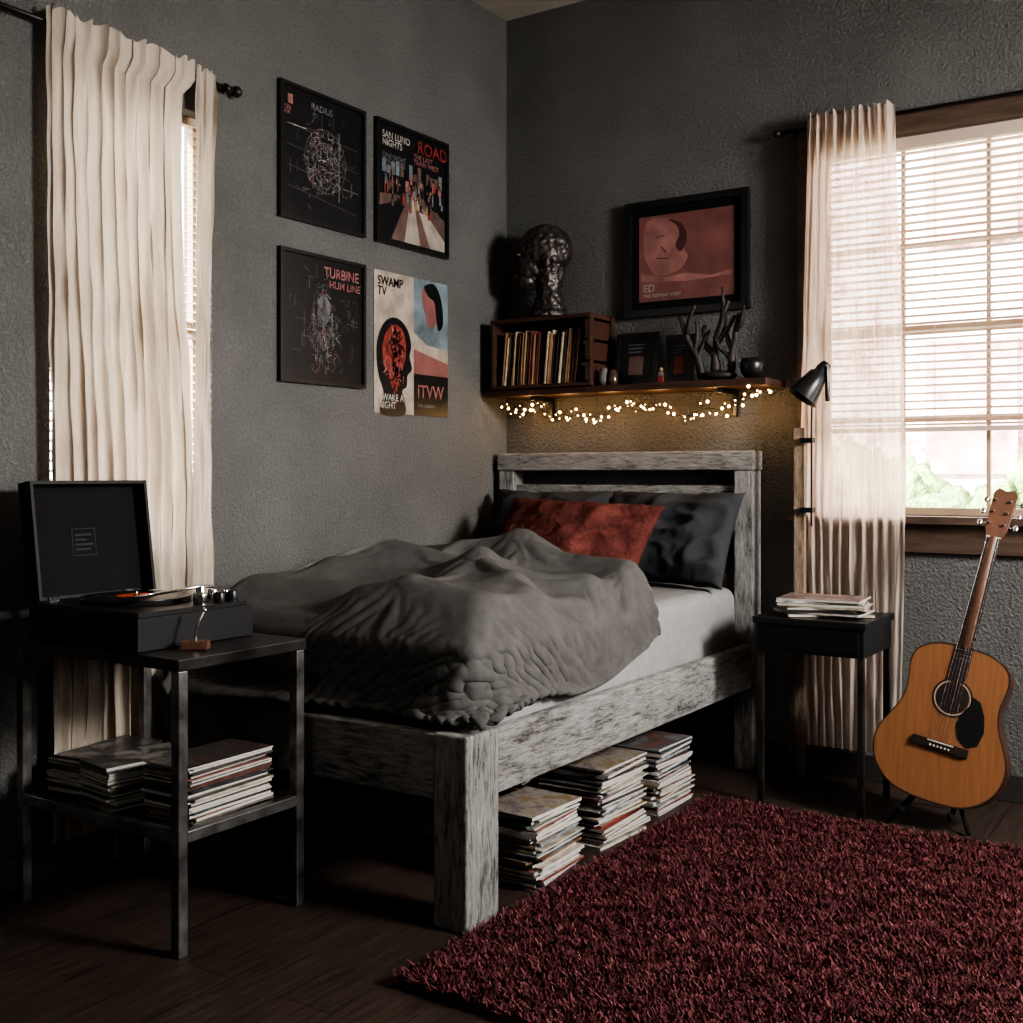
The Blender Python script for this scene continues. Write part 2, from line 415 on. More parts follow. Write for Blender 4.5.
so=duvet.modifiers.new('s','SOLIDIFY'); so.thickness=.018; so.offset=1
sb=duvet.modifiers.new('ss','SUBSURF'); sb.levels=1; sb.render_levels=1

# ------------------------------------------------------------ pillows
def pillow(name,w,h,t,X,mat,seed,wr=.012):
    n=60; b=B(name); vs=[];fs=[]
    for side in (1,-1):
        for j in range(n+1):
            for i in range(n+1):
                u=-1+2*i/n; v=-1+2*j/n
                e=max(0,(1-abs(u)**2.4))*max(0,(1-abs(v)**2.4))
                th=t/2*e**.45
                px=u*w/2*(1-.07*(1-v*v)*abs(u)**3)+.006*noise.noise(Vector((v*4,seed,u))); py=v*h/2*(1-.09*(1-u*u)*abs(v)**3)+.008*noise.noise(Vector((u*4,seed+2,v)))
                nn=noise.noise(Vector((px*7,py*7,seed)))*wr+ (.6-2.2*abs(noise.noise(Vector((px*5+py*4,py*11-px*3,seed+5)))))*wr*1.0
                nn+=(.5-2*abs(noise.noise(Vector((px*14-py*6,py*16,seed+8)))))*wr*.35
                edge=1-max(abs(u),abs(v))**6
                vs.append((px,side*(-1)*(th+nn*edge*(1 if side>0 else 0)+.003),py))
    o=(n+1)**2
    for j in range(n):
        for i in range(n):
            q=j*(n+1)+i
            fs.append((q,q+1,q+n+2,q+n+1)); fs.append((o+q+n+1,o+q+n+2,o+q+1,o+q))
    ring=[i for i in range(n+1)]+[j*(n+1)+n for j in range(1,n+1)]+[n*(n+1)+i for i in range(n-1,-1,-1)]+[j*(n+1) for j in range(n-1,0,-1)]
    for k in range(len(ring)):
        a,c=ring[k],ring[(k+1)%len(ring)]; fs.append((a,o+a,o+c,c))
    b.add(vs,fs,mat,True,X); return b.finish()
PG=fabric('dark_grey_cotton',(.042,.043,.046),260,.15,wr=(9,.5))
PR=fabric('rust_red_cotton',(.10,.032,.027),120,.5,wr=(34,1.0))
pillow('grey_pillow',.62,.42,.17,TR((.39,-.25,.940),(math.radians(-26),0,math.radians(3))),PG,3,.024)
pillow('grey_pillow',.62,.42,.17,TR((.955,-.26,.940),(math.radians(-28),0,math.radians(-4))),PG,8,.028)
pillow('red_pillow',.73,.38,.15,TR((.66,-.52,.935),(math.radians(-38),math.radians(2),math.radians(-2))),PR,12,.016)

# ------------------------------------------------------------ stacks
covers=[M('cover_%d'%i,c,.35,var=.6,vscale=22) for i,c in enumerate([(.16,.05,.04),(.04,.05,.06),(.33,.29,.24),(.02,.02,.02),(.20,.13,.07),(.07,.10,.085),(.33,.32,.31),(.12,.06,.07),(.18,.20,.21)])]
dcovers=[M('sleeve_%d'%i,c,.4,var=.5,vscale=22) for i,c in enumerate([(.06,.05,.045),(.02,.02,.022),(.12,.10,.085),(.03,.02,.015),(.09,.045,.035),(.2,.18,.15)])]
def covermat(name,cols,sc_=14):
    m,nt,bs=newmat(name); v=coord(nt)
    n2=nt.nodes.new('ShaderNodeTexNoise'); n2.inputs['Scale'].default_value=sc_; n2.inputs['Detail'].default_value=6; n2.inputs['Roughness'].default_value=.75
    nt.links.new(v,n2.inputs['Vector'])
    st=[(.32+.36*i/len(cols),c) for i,c in enumerate(cols)]
    nt.links.new(ramp(nt,n2.outputs['Fac'],st),bs.inputs['Base Color']); bs.inputs['Roughness'].default_value=.3
    return m
tops=[covermat('printed_cover_a',[(.03,.03,.03),(.22,.07,.05),(.35,.31,.28),(.05,.04,.05),(.25,.13,.12)],12),covermat('printed_cover_b',[(.04,.04,.05),(.25,.23,.22),(.06,.07,.08),(.25,.11,.07)],10),covermat('printed_cover_c',[(.35,.32,.27),(.1,.06,.06),(.3,.28,.26),(.2,.14,.07)],14)]
dtops=[covermat('sleeve_art_a',[(.02,.02,.02),(.12,.10,.09),(.03,.03,.03),(.15,.07,.06)],9),covermat('sleeve_art_b',[(.03,.03,.035),(.14,.13,.12),(.02,.02,.02),(.22,.20,.18)],8)]
def stack(name,cx,cy,z0,w,d,height,th,seed,rot=0,jit=.012,jr=3,cset=None,tset=None,pp=.45):
    R=random.Random(seed); b=B(name); z=z0; cset=cset or covers; tset=tset or tops
    while z<z0+height:
        t=th*R.uniform(.5,1.5)
        X=TR((cx+R.uniform(-jit,jit),cy+R.uniform(-jit,jit),z),(0,0,math.radians(rot+R.uniform(-jr,jr))))
        cv=R.choice(cset); last=z+t>=z0+height
        tp=R.choice(tset) if last or R.random()<.5 else cv
        ww=w*R.uniform(.94,1.02)/2; dd=d*R.uniform(.94,1.02)/2
        side=cv if R.random()<pp else PAPER
        b.box(-ww,ww,-dd,dd,0,t*.93,cv,X,ms=[cv,tp,side,side if R.random()<.6 else PAPER,PAPER,cv])
        z+=t
    return b.finish()
stack('magazine_stack',1.165,-1.62,0,.21,.26,.215,.007,1,rot=2,jit=.015,jr=5)
stack('magazine_stack',1.12,-1.15,0,.24,.30,.25,.007,2,jit=.015,jr=4)
stack('magazine_stack',1.12,-.74,0,.22,.28,.225,.007,3,jit=.015,jr=4)
stack('magazine_stack',.86,-1.2,0,.22,.28,.2,.008,4)
stack('magazine_stack',1.65,-.38,.687,.30,.22,.06,.008,5,rot=14,jit=.022,jr=16,cset=[covers[2],covers[6],covers[8],covers[3],covers[2]],pp=.3)

# ------------------------------------------------------------ nightstand
b=B('nightstand')
NX1=1.86; NY1=-.195
b.box(1.45,NX1,-.558,NY1,.66,.685,BLACK)
b.box(1.46,NX1-.01,-.545,NY1-.005,.56,.66,BLACK); b.box(1.475,NX1-.025,-.553,-.545,.57,.652,BLACKM)
for x in (1.462,NX1-.034):
    for y in (-.54,NY1-.03): b.box(x,x+.022,y,y+.022,0,.56,STEELTOP)
b.finish(.003)

# ------------------------------------------------------------ floor lamp
b=B('floor_lamp')
b.box(1.470,1.510,-.178,-.148,.02,1.38,RAW)
b.box(1.42,1.60,-.19,-.125,0,.02,BLACKM)
b.tube([(1.545,-.19,1.0),(1.545,-.19,1.40),(1.55,-.2,1.47),(1.575,-.22,1.55)],.004,BLACK,8)
b.box(1.50,1.55,-.195,-.16,1.05,1.07,BLACK); b.box(1.50,1.55,-.195,-.16,1.32,1.34,BLACK)
ax=Vector((-.50,-.30,-.80)).normalized()
X=Matrix.Translation((1.590,-.225,1.585))@ax.to_track_quat('Z','Y').to_matrix().to_4x4()
b.lathe([(.0,-.045),(.018,-.045),(.022,-.035),(.026,0),(.036,.01),(.045,.05),(.062,.115),(.064,.118),(.058,.115),(.04,.05),(.03,.01),(0,.01)],BLACK,28,X)
b.sphere((0,0,.05),.024,M('lamp_bulb',(.6,.58,.5),.3),X=X)
b.tube([(1.58,-.22,1.61),(1.62,-.235,1.605),(1.623,-.235,1.475)],.009,BLACK,8)
b.finish(.001)

# ------------------------------------------------------------ cart + records + turntable
CT=.741
b=B('metal_side_cart')
cx0,cx1,cy0,cy1=.095,.773,-2.60,-2.16; L=.03
for x in (cx0,cx1-L):
    for y in (cy0,cy1-L): b.box(x,x+L,y,y+L,0,CT-.03,STEEL)
b.box(cx0-.004,cx1+.004,cy0-.004,cy1+.004,CT-.03,CT,STEELTOP)
for z in (.28,):
    b.box(cx0+L,cx1-L,cy0,cy0+L,z,z+.03,STEEL); b.box(cx0+L,cx1-L,cy1-L,cy1,z,z+.03,STEEL)
    b.box(cx0,cx0+L,cy0+L,cy1-L,z,z+.03,STEEL); b.box(cx1-L,cx1,cy0+L,cy1-L,z,z+.03,STEEL)
    b.box(cx0+L,cx1-L,cy0+L,cy1-L,z+.015,z+.022,STEELTOP)
b.finish(.003)
stack('record_stack',.205,-2.38,.304,.155,.29,.095,.006,11,rot=6,jit=.010,cset=dcovers+covers[:3],tset=dtops,pp=.3)
stack('record_stack',.405,-2.42,.304,.155,.28,.115,.006,12,rot=-7,jit=.008,cset=dcovers+covers[:3],tset=dtops,pp=.3)
stack('record_stack',.635,-2.38,.304,.17,.30,.14,.006,13,rot=2,jit=.010,cset=dcovers+covers[:5],tset=dtops,pp=.7)

VINYL=M('vinyl',(.01,.01,.01),.25,bump=(300,.2,.001)); ORG=M('record_label',(.65,.12,.05),.5,var=.1)
b=B('record_player')
tx0,tx1,ty0,ty1=.14,.605,-2.59,-2.195; TZ=CT+.002
b.box(tx0,tx1,ty0,ty1,TZ,TZ+.085,LEATHER)
b.box(tx0+.012,tx1-.012,ty0+.012,ty1-.012,TZ+.085,TZ+.098,BLACK)
pc=(.345,-2.39)
b.lathe([(0,0),(.148,0),(.148,.012),(0,.012)],BLACKM,40,TR((pc[0],pc[1],TZ+.098)))
b.lathe([(0,.012),(.150,.012),(.150,.015),(.052,.0155),(0,.0155)],VINYL,48,TR((pc[0],pc[1],TZ+.098)))
b.lathe([(0,.0158),(.055,.0158),(.055,.0165),(0,.0165)],ORG,32,TR((pc[0],pc[1],TZ+.098)))
b.lathe([(0,.0165),(.012,.0165),(.012,.0175),(0,.0175)],VINYL,16,TR((pc[0],pc[1],TZ+.098)))
b.lathe([(0,.0165),(.003,.0165),(.003,.026),(0,.026)],CHROME,10,TR((pc[0],pc[1],TZ+.098)))
for i,(kx,ky) in enumerate(((.565,-2.235),(.525,-2.225),(.575,-2.29),(.485,-2.235))):
    b.lathe([(0,0),(.016,0),(.014,.026),(.012,.03),(0,.03)],CHROME if i%2 else BLACK,16,TR((kx,ky,TZ+.098)))
b.lathe([(0,0),(.02,0),(.02,.03),(.013,.035),(.012,.05),(0,.05)],CHROME,18,TR((.565,-2.35,TZ+.098)))
b.tube([(.575,-2.31,TZ+.145),(.562,-2.36,TZ+.148),(.545,-2.43,TZ+.14),(.48,-2.50,TZ+.125)],.0045,CHROME,8)
b.box(-.012,.012,-.02,.02,-.006,.006,BLACK,TR((.475,-2.505,TZ+.122),(0,0,math.radians(-45))))
X=Matrix.Translation((tx0+.004,0,TZ+.10))@Euler((0,math.radians(-8),0)).to_matrix().to_4x4()
lh=.335
b.box(-.012,-.004,ty0,ty1,0,lh,LEATHER,X)
b.box(-.004,.045,ty0,ty0+.01,0,lh,LEATHER,X); b.box(-.004,.045,ty1-.01,ty1,0,lh,LEATHER,X)
b.box(-.004,.045,ty0+.01,ty1-.01,lh-.01,lh,LEATHER,X)
b.box(-.004,-.001,ty0+.012,ty1-.012,.01,lh-.012,BLACKM,X)
LG=M('lid_print',(.022,.022,.022),.6,spec=.2)
for (a0,a1,c0_,c1_) in ((.15,.23,.12,.123),(.15,.23,.197,.20),(.15,.153,.123,.197),(.227,.23,.123,.197)): b.box(-.001,0,ty0+a0,ty0+a1,c0_,c1_,LG,X)
for k in range(4): b.box(-.001,0,ty0+.16,ty0+.16+[.05,.06,.04,.055][k],.135+k*.014,.142+k*.014,LG,X)
for y in (ty0+.06,ty1-.08): b.box(tx0-.008,tx0+.006,y,y+.03,TZ+.07,TZ+.11,CHROME)
b.finish(.0025)
b=B('record_cleaning_brush'); bw=M('oiled_wood',(.10,.05,.03),.45,var=.3,stretch=(2,20,20))
X=TR((.672,-2.46,CT+.001),(0,0,math.radians(35)))
b.box(-.035,.035,-.018,.018,0,.022,bw,X); b.tube([(0,0,.022),(0,0,.05),(.02,.012,.10)],.004,CHROME,8,X)
b.sphere((.02,.012,.10),.007,CHROME,X=X)
b.finish(.003)

# ------------------------------------------------------------ wall art
def flat(name,col,rough=.5,var=.1,vs_=10): return M(name,col,rough,var=var,vscale=vs_)
INK=flat('ink_black',(.007,.007,.008),.35); WHT=flat('ink_white',(.30,.29,.27),var=.4,vs_=50); GRY=flat('ink_grey',(.11,.11,.11),var=.4,vs_=40); PNK=flat('ink_pink',(.22,.09,.09),var=.4,vs_=50); RED=flat('ink_red',(.18,.03,.024),var=.5,vs_=30)
CRM=flat('ink_cream',(.25,.215,.18),.6,.35,10); BLU=flat('ink_blue',(.10,.13,.15),.6,.6,7); ROSE=flat('ink_rose',(.17,.068,.064),.6,.35,6); OCH=flat('ink_ochre',(.20,.14,.07)); BRN=flat('ink_brown',(.10,.06,.05),.6,.5,8)
class Poster:
    def __init__(s,name,O,U,W,Hh,N):
        s.b=B(name); s.O=Vector(O); s.U=Vector(U); s.W=W; s.H=Hh; s.N=Vector(N)
        s.M=Matrix((( s.U.x,0,s.N.x,s.O.x),(s.U.y,0,s.N.y,s.O.y),(0,1,s.N.z,s.O.z),(0,0,0,1)))
    def rect(s,u0,v0,u1,v1,d0,d1,m): s.b.box(u0,u1,v0,v1,d0,d1,m,s.M)
    def frame(s,w,d,m):
        s.rect(0,0,s.W,w,0,d,m); s.rect(0,s.H-w,s.W,s.H,0,d,m); s.rect(0,w,w,s.H-w,0,d,m); s.rect(s.W-w,w,s.W,s.H-w,0,d,m)
    def poly(s,pts,d,m,sm=0):
        if sm: pts=closed_smooth(pts,sm)
        vs=[(p[0]*s.W,p[1]*s.H,d) for p in pts]
        s.b.add(vs,[tuple(range(len(vs)))],m,False,s.M)
    def ell(s,cx,cy,rx,ry,d,m,n=28,a0=0): s.poly([(cx+rx*math.cos(2*math.pi*k/n),cy+ry*math.sin(2*math.pi*k/n)) for k in range(n)],d,m)
    def line(s,a,c,w,d,m):
        ax,ay,bx,by=a[0]*s.W,a[1]*s.H,c[0]*s.W,c[1]*s.H
        dx,dy=bx-ax,by-ay; L=math.hypot(dx,dy) or 1; nx,ny=-dy/L*w/2,dx/L*w/2
        s.b.add([(ax+nx,ay+ny,d),(bx+nx,by+ny,d),(bx-nx,by-ny,d),(ax-nx,ay-ny,d)],[(0,3,2,1)],m,False,s.M)
    def text(s,t,u,v,size,d,m,sx=1):
        cu=bpy.data.curves.new('t','FONT'); cu.body=t; cu.size=size; cu.space_line=.8; cu.offset=size*.012
        o=bpy.data.objects.new('t',cu); sc.collection.objects.link(o)
        bpy.context.view_layer.update()
        me=bpy.data.meshes.new_from_object(o.evaluated_get(bpy.context.evaluated_depsgraph_get()))
        s.b.add([(p.co.x*sx+u*s.W,p.co.y+v*s.H,d) for p in me.vertices],[tuple(p.vertices) for p in me.polygons],m,False,s.M)
        bpy.data.objects.remove(o,do_unlink=True); bpy.data.meshes.remove(me)
def LP(name,y0,y1,z0,z1): return Poster(name,(.001,y0,z0),(0,1,0),y1-y0,z1-z0,(1,0,0))
def strokes(P,n,seed,cx,cy,rx,ry,mats,d,w=.0022):
    R=random.Random(seed)
    for _ in range(n):
        a=R.uniform(0,6.28); r=R.random()**.6
        x,y=cx+rx*r*math.cos(a),cy+ry*r*math.sin(a)
        m=R.choice(mats)
        for k in range(R.randint(1,3)):
            if R.random()<.5: nx,ny=x+R.uniform(-.1,.1)*rx*2.2,y
            else: nx,ny=x,y+R.uniform(-.1,.1)*ry*2.6
            if R.random()<.35: nx,ny=x+R.uniform(-.06,.06),y+R.uniform(-.06,.06)
            nx=min(.93,max(.07,nx)); ny=min(.93,max(.07,ny))
            P.line((x,y),(nx,ny),w*R.uniform(.5,1.5),d,m); x,y=nx,ny
def ring(P,cx,cy,r,w,d,m,n=30,asp=1):
    for k in range(n):
        a0,a1=2*math.pi*k/n,2*math.pi*(k+1)/n
        P.line((cx+r*math.cos(a0),cy+r*asp*math.sin(a0)),(cx+r*math.cos(a1),cy+r*asp*math.sin(a1)),w,d,m)
D=.012
P=LP('framed_music_poster',-1.503,-1.032,2.141,2.643); P.frame(.014,.02,BLACK); P.rect(.014,.014,P.W-.014,P.H-.014,0,.01,INK)
strokes(P,230,1,.52,.50,.22,.26,[GRY,WHT,GRY,PNK,GRY],D,.0018); strokes(P,60,2,.5,.5,.42,.44,[GRY],D,.0018)
ring(P,.52,.50,.24,.002,D,GRY); ring(P,.52,.50,.14,.002,D,GRY)
for k in range(4): P.line((.08,.25+.15*k),(.92,.15+.17*k),.0015,D,GRY)
P.line((.08,.70),(.30,.70),.003,D,WHT); P.line((.68,.22),(.68,.75),.0025,D,WHT); P.line((.72,.33),(.92,.33),.003,D,GRY)
P.rect(.045,.425,.07,.46,.01,D,PNK); P.text('ON\nAIR',.05,.80,.022,D+.001,PNK); P.text('RADIUS',.35,.86,.035,D+.001,GRY)
P.b.finish()
P=LP('framed_music_poster',-.965,-.481,2.141,2.645); P.frame(.014,.02,BLACK); P.rect(.014,.014,P.W-.014,P.H-.014,0,.01,INK)
P.poly([(.05,.05),(.95,.05),(.95,.32),(.60,.46),(.05,.40)],D,BRN)
P.poly([(.38,.05),(.60,.05),(.50,.44),(.46,.44)],D+.0003,CRM); P.poly([(.74,.05),(.95,.05),(.95,.14),(.54,.44),(.52,.44)],D+.0003,CRM); P.poly([(.05,.05),(.2,.05),(.42,.42),(.05,.3)],D+.0003,INK)
P.text('ROAD',.55,.83,.074,D+.002,RED,1.0); P.text('SAN LUNO\nNIGHTS',.08,.86,.040,D+.002,WHT,.9); P.text('THE LAST\nTRAIN WEST',.50,.77,.030,D+.002,PNK); P.text('ONE NIGHT\nONLY HERE',.08,.70,.028,D+.002,GRY)
R=random.Random(40)
for k in range(90):
    u=R.uniform(.10,.9); v=R.uniform(.28,.56); w_=R.uniform(.007,.018); h_=R.uniform(.04,.10); mm=R.choice([RED,INK,GRY,INK,OCH,PNK,INK,BRN,BRN,BLU])
    P.rect(u*P.W,v*P.H,u*P.W+w_,(v+h_)*P.H,D+.0003,D+.0006+k*.00001,mm); P.ell(u+w_/2/P.W,v+h_+.010,.009,.011,D+.0008+k*.00001,R.choice([PNK,BRN,INK]),8)
for k in range(14):
    u=.08+.06*k; P.rect(u*P.W,.58*P.H,(u+.05)*P.W,(.64+.07*R.random())*P.H,D,D+.0002,R.choice([BRN,GRY,INK,BLU]))
P.b.finish()
P=LP('framed_music_poster',-1.503,-1.032,1.539,2.032); P.frame(.014,.02,BLACK); P.rect(.014,.014,P.W-.014,P.H-.014,0,.01,INK)
P.text('TURBINE',.50,.84,.055,D+.001,PNK,.9); P.text('HUM LINE',.56,.76,.040,D+.001,PNK)
strokes(P,220,8,.5,.42,.17,.3,[GRY,WHT,GRY,PNK,GRY],D,.0018); strokes(P,60,9,.5,.5,.42,.42,[GRY],D,.0016)
P.poly([(.42,.62),(.5,.7),(.58,.62),(.56,.52),(.50,.45),(.44,.52)],D,GRY,4)
P.b.finish()
P=LP('music_poster',-.965,-.471,1.449,2.030); P.rect(0,0,P.W,P.H,0,.003,CRM); d=.004
P.poly([(.52,0),(1,0),(1,1),(.52,1)],d,BLU); P.poly([(.52,.60),(.7,.52),(1,.5),(1,.28),(.52,.3)],d+.0004,CRM); P.poly([(.52,.48),(1,.40),(1,.28),(.52,.3)],d+.0005,ROSE); P.poly([(.52,0),(1,0),(1,.3),(.52,.3)],d+.0006,INK)
P.poly([(.64,.93),(.76,.96),(.84,.88),(.85,.76),(.80,.66),(.72,.66),(.68,.74),(.64,.82)],d+.0008,ROSE,4); P.poly([(.66,.95),(.8,.98),(.9,.88),(.93,.70),(.86,.64),(.83,.74),(.80,.85),(.72,.88)],d+.001,INK,4)
P.poly([(.08,.0),(.12,.14),(.05,.28),(.03,.46),(.09,.60),(.20,.675),(.33,.675),(.44,.60),(.48,.50),(.46,.42),(.49,.33),(.43,.28),(.42,.20),(.36,.16),(.40,.0)],d+.0008,INK,4)
P.poly([(.10,.44),(.14,.56),(.24,.63),(.34,.62),(.40,.54),(.41,.42),(.36,.32),(.30,.20),(.25,.14),(.20,.24),(.13,.32)],d+.0012,RED,4)
strokes(P,170,14,.26,.38,.11,.24,[RED,INK,INK,PNK],d+.0015,.005)
P.text('SWAMP\nTV',.04,.90,.052,d+.001,INK,.9); P.text('AWAKE AT\nNIGHT',.05,.09,.040,d+.002,WHT,.9); P.text('ITVW',.56,.13,.078,d+.002,PNK,.95); P.text('live session',.57,.06,.026,d+.002,GRY)
P.b.finish()
P=Poster('framed_picture',(.647,-.001,1.886),(1,0,0),.574,.502,(0,-1,0)); P.frame(.03,.03,BLACK)
P.rect(.03,.03,P.W-.03,P.H-.03,0,.012,BLACKM); P.rect(.065,.065,P.W-.065,P.H-.065,.012,.014,ROSE)
PK2=flat('ink_salmon',(.25,.115,.105),.6,.4,9); PK3=flat('ink_maroon',(.07,.025,.025),.6,.2)
P.poly([(.17,.80),(.26,.85),(.40,.83),(.49,.76),(.52,.66),(.49,.57),(.52,.49),(.47,.40),(.38,.36),(.27,.35),(.19,.44),(.15,.60)],.0150,PK2,5)
P.poly([(.36,.83),(.47,.78),(.515,.67),(.49,.57),(.45,.54),(.42,.60),(.45,.68),(.43,.76)],.0155,PK3,5)
P.poly([(.13,.38),(.32,.33),(.5,.35),(.7,.31),(.87,.34),(.87,.30),(.5,.28),(.13,.31)],.0157,PK2)
P.text('ED',.15,.215,.045,.016,WHT); P.text('THE DISTANT WEST',.15,.165,.020,.016,WHT)
for (a,c) in (((.25,.68),(.33,.69)),((.30,.60),(.34,.54)),((.26,.50),(.36,.49))): P.line(a,c,.004,.0159,PK3)
P.b.finish(.002)

# ------------------------------------------------------------ shelf and things
b=B('wall_shelf'); b.box(.03,1.372,-.22,-.001,1.55,1.58,SHELFW)
for x in (.25,1.15): b.box(x,x+.02,-.18,-.001,1.53,1.55,BLACK); b.box(x,x+.02,-.02,-.001,1.44,1.53,BLACK)
b.finish(.003)
CRW=M('crate_wood',(.05,.021,.014),.5,var=.5,stretch=(1,10,10))
b=B('record_crate')
x0,x1,y0,y1,z0,z1=.07,.581,-.235,-.015,1.582,1.895
b.box(x0,x1,y0,y1,z0,z0+.015,CRW); b.box(x0,x1,y0,y1,z1-.018,z1,CRW); b.box(x0,x0+.018,y0,y1,z0+.015,z1-.018,CRW); b.box(x0+.018,x1-.018,y1-.01,y1,z0+.015,z1-.018,CRW)
for k in range(3): b.box(x1-.018,x1,y0,y1,z0+.02+k*.092,z0+.10+k*.092,CRW)
b.box(x1,x1+.012,y0,y0+.03,z0,z1,CRW); b.box(x1,x1+.012,y1-.03,y1,z0,z1,CRW)
R=random.Random(5); x=x0+.03
wc=[M('spine_%d'%i,c,.5,var=.3,vscale=30) for i,c in enumerate([(.30,.22,.14),(.22,.11,.06),(.03,.02,.02),(.36,.30,.22),(.12,.035,.03),(.05,.04,.04),(.26,.17,.10)])]
while x<x1-.07:
    w=R.uniform(.004,.010); hh=R.uniform(.215,.245); sh=R.uniform(.0,.03)
    X=TR((x,0,z0+.0155),(0,math.radians(5+R.uniform(-1.5,1.5)),0))
    b.box(0,w*.85,y0+.012+sh,y1-.012,0,hh,R.choice(wc),X)
    x+=w+.0025
b.finish(.0015)
# anatomical head bust
BR=M('dark_bronze',(.05,.042,.038),.4,.5,var=.6,vscale=25,bump=(45,.6,.01))
b=B('head_bust')
c=Vector((.285,-.125,1.902))
b.sphere((.01,0,.30),(.122,.09,.110),BR,28,18); b.sphere((-.055,0,.23),(.065,.062,.08),BR); b.sphere((-.075,0,.165),(.045,.045,.04),BR)
b.tube([(.03,0,.03),(.025,0,.12),(.03,0,.25)],[.075,.055,.07],BR,18); b.sphere((-.125,0,.225),(.016,.014,.025),BR)
b.sphere((-.112,0,.275),(.02,.05,.012),BR); b.sphere((-.117,0,.178),(.014,.028,.008),BR); b.sphere((.02,-.088,.24),(.02,.012,.032),BR); b.sphere((.02,.088,.24),(.02,.012,.032),BR)
b.lathe([(0,.0),(.095,.0),(.09,.02),(.07,.035),(.065,.07),(0,.07)],BR,24,TR((.02,0,0)))
Rz=Matrix.Rotation(math.radians(28),4,'Z')
b.v=[tuple(Rz@Vector((p[0],p[1],p[2]*1.03))+c) for p in b.v]
o=b.finish()
rm=o.modifiers.new('r','REMESH'); rm.mode='VOXEL'; rm.voxel_size=.005; rm.use_smooth_shade=True
sm=o.modifiers.new('s','SMOOTH'); sm.iterations=3
tx=bpy.data.textures.new('w','VORONOI'); tx.noise_scale=.026
dm=o.modifiers.new('d','DISPLACE'); dm.texture=tx; dm.strength=.012; dm.mid_level=.4
for (xa,xb,zt,yy,tilt,mm) in ((.632,.835,1.812,-.10,9,GRY),(.872,1.005,1.79,-.10,9,RED)):
    w=xb-xa; hh=zt-1.58
    b=B('photo_frame'); X=TR((xa,yy,1.582),(math.radians(-tilt),0,0))
    b.box(0,w,-.008,.008,0,.02,BLACK,X); b.box(0,w,-.008,.008,hh-.02,hh,BLACK,X); b.box(0,.02,-.008,.008,.02,hh-.02,BLACK,X); b.box(w-.02,w,-.008,.008,.02,hh-.02,BLACK,X)
    b.box(.02,w-.02,-.002,.004,.02,hh-.02,INK,X)
    b.box(w*.33,w*.67,-.003,-.002,hh*.2,hh*.55,mm if mm is RED else BRN,X)
    for k in range(3): b.box(w*.3,w*(.6+.04*k),-.004,-.003,hh*(.62+.07*k),hh*(.645+.07*k),GRY,X)
    b.box(w*.4,w*.6,.008,.012,0,.15,BLACKM,X@TR((0,0,0),(math.radians(-8),0,0)))
    b.finish(.001)
TIN=M('tin',(.16,.15,.14),.4,.5)
for (x,y,r,hh,mm) in ((.625,-.175,.022,.075,TIN),(.672,-.18,.02,.065,M('amber_glass',(.06,.04,.03),.15))):
    b=B('small_jar'); b.lathe([(0,0),(r,0),(r*1.05,hh*.3),(r,hh*.75),(r*.8,hh*.85),(r*.85,hh),(r*.7,hh),(r*.7,hh*.2),(0,hh*.2)],mm,20,TR((x,y,1.581))); b.finish()
b=B('toy_figurine'); X=TR((.90,-.185,1.581)); b.box(-.012,.012,-.008,.008,.0,.03,RED,X); b.box(-.01,.01,-.007,.007,.03,.045,GRY,X); b.sphere((0,0,.055),.010,OCH,X=X); b.finish(.002)
DRIFT=M('dark_driftwood',(.022,.015,.013),.6,var=.5,bump=(60,.5,.006))
b=B('antler_sculpture')
b.sphere((1.13,-.12,1.604),(.08,.055,.022),DRIFT)
R=random.Random(3)
def branch(p,d,r,L,depth):
    pts=[p];rs=[r]; q=Vector(p); dd=Vector(d)
    n=7
    for i in range(n):
        dd=(dd+Vector((R.uniform(-.35,.35),R.uniform(-.12,.12),R.uniform(-.05,.2)))).normalized()
        q=q+dd*L/n; q.y=min(-.03,max(-.2,q.y)); pts.append(q.copy()); rs.append(r*(1-.6*(i+1)/n)*(1+.25*R.uniform(-1,1)))
        if depth and i in (1,2,4): branch(q.copy(),(dd+Vector((R.choice((-1,1))*.9,R.uniform(-.2,.2),.3))).normalized(),r*.7,L*.45,depth-1)
    b.tube(pts,rs,DRIFT,8)
branch(Vector((1.06,-.12,1.60)),(-.1,0,1),.021,.28,1); branch(Vector((1.12,-.12,1.60)),(.25,0,1),.023,.32,1); branch(Vector((1.18,-.12,1.60)),(.15,0,1),.018,.26,1)
b.finish()
b=B('ceramic_bowl'); b.lathe([(0,0),(.025,0),(.045,.03),(.05,.06),(.042,.085),(.038,.085),(.044,.06),(.04,.03),(0,.01)],BLACK,24,TR((1.28,-.13,1.581))); b.finish()

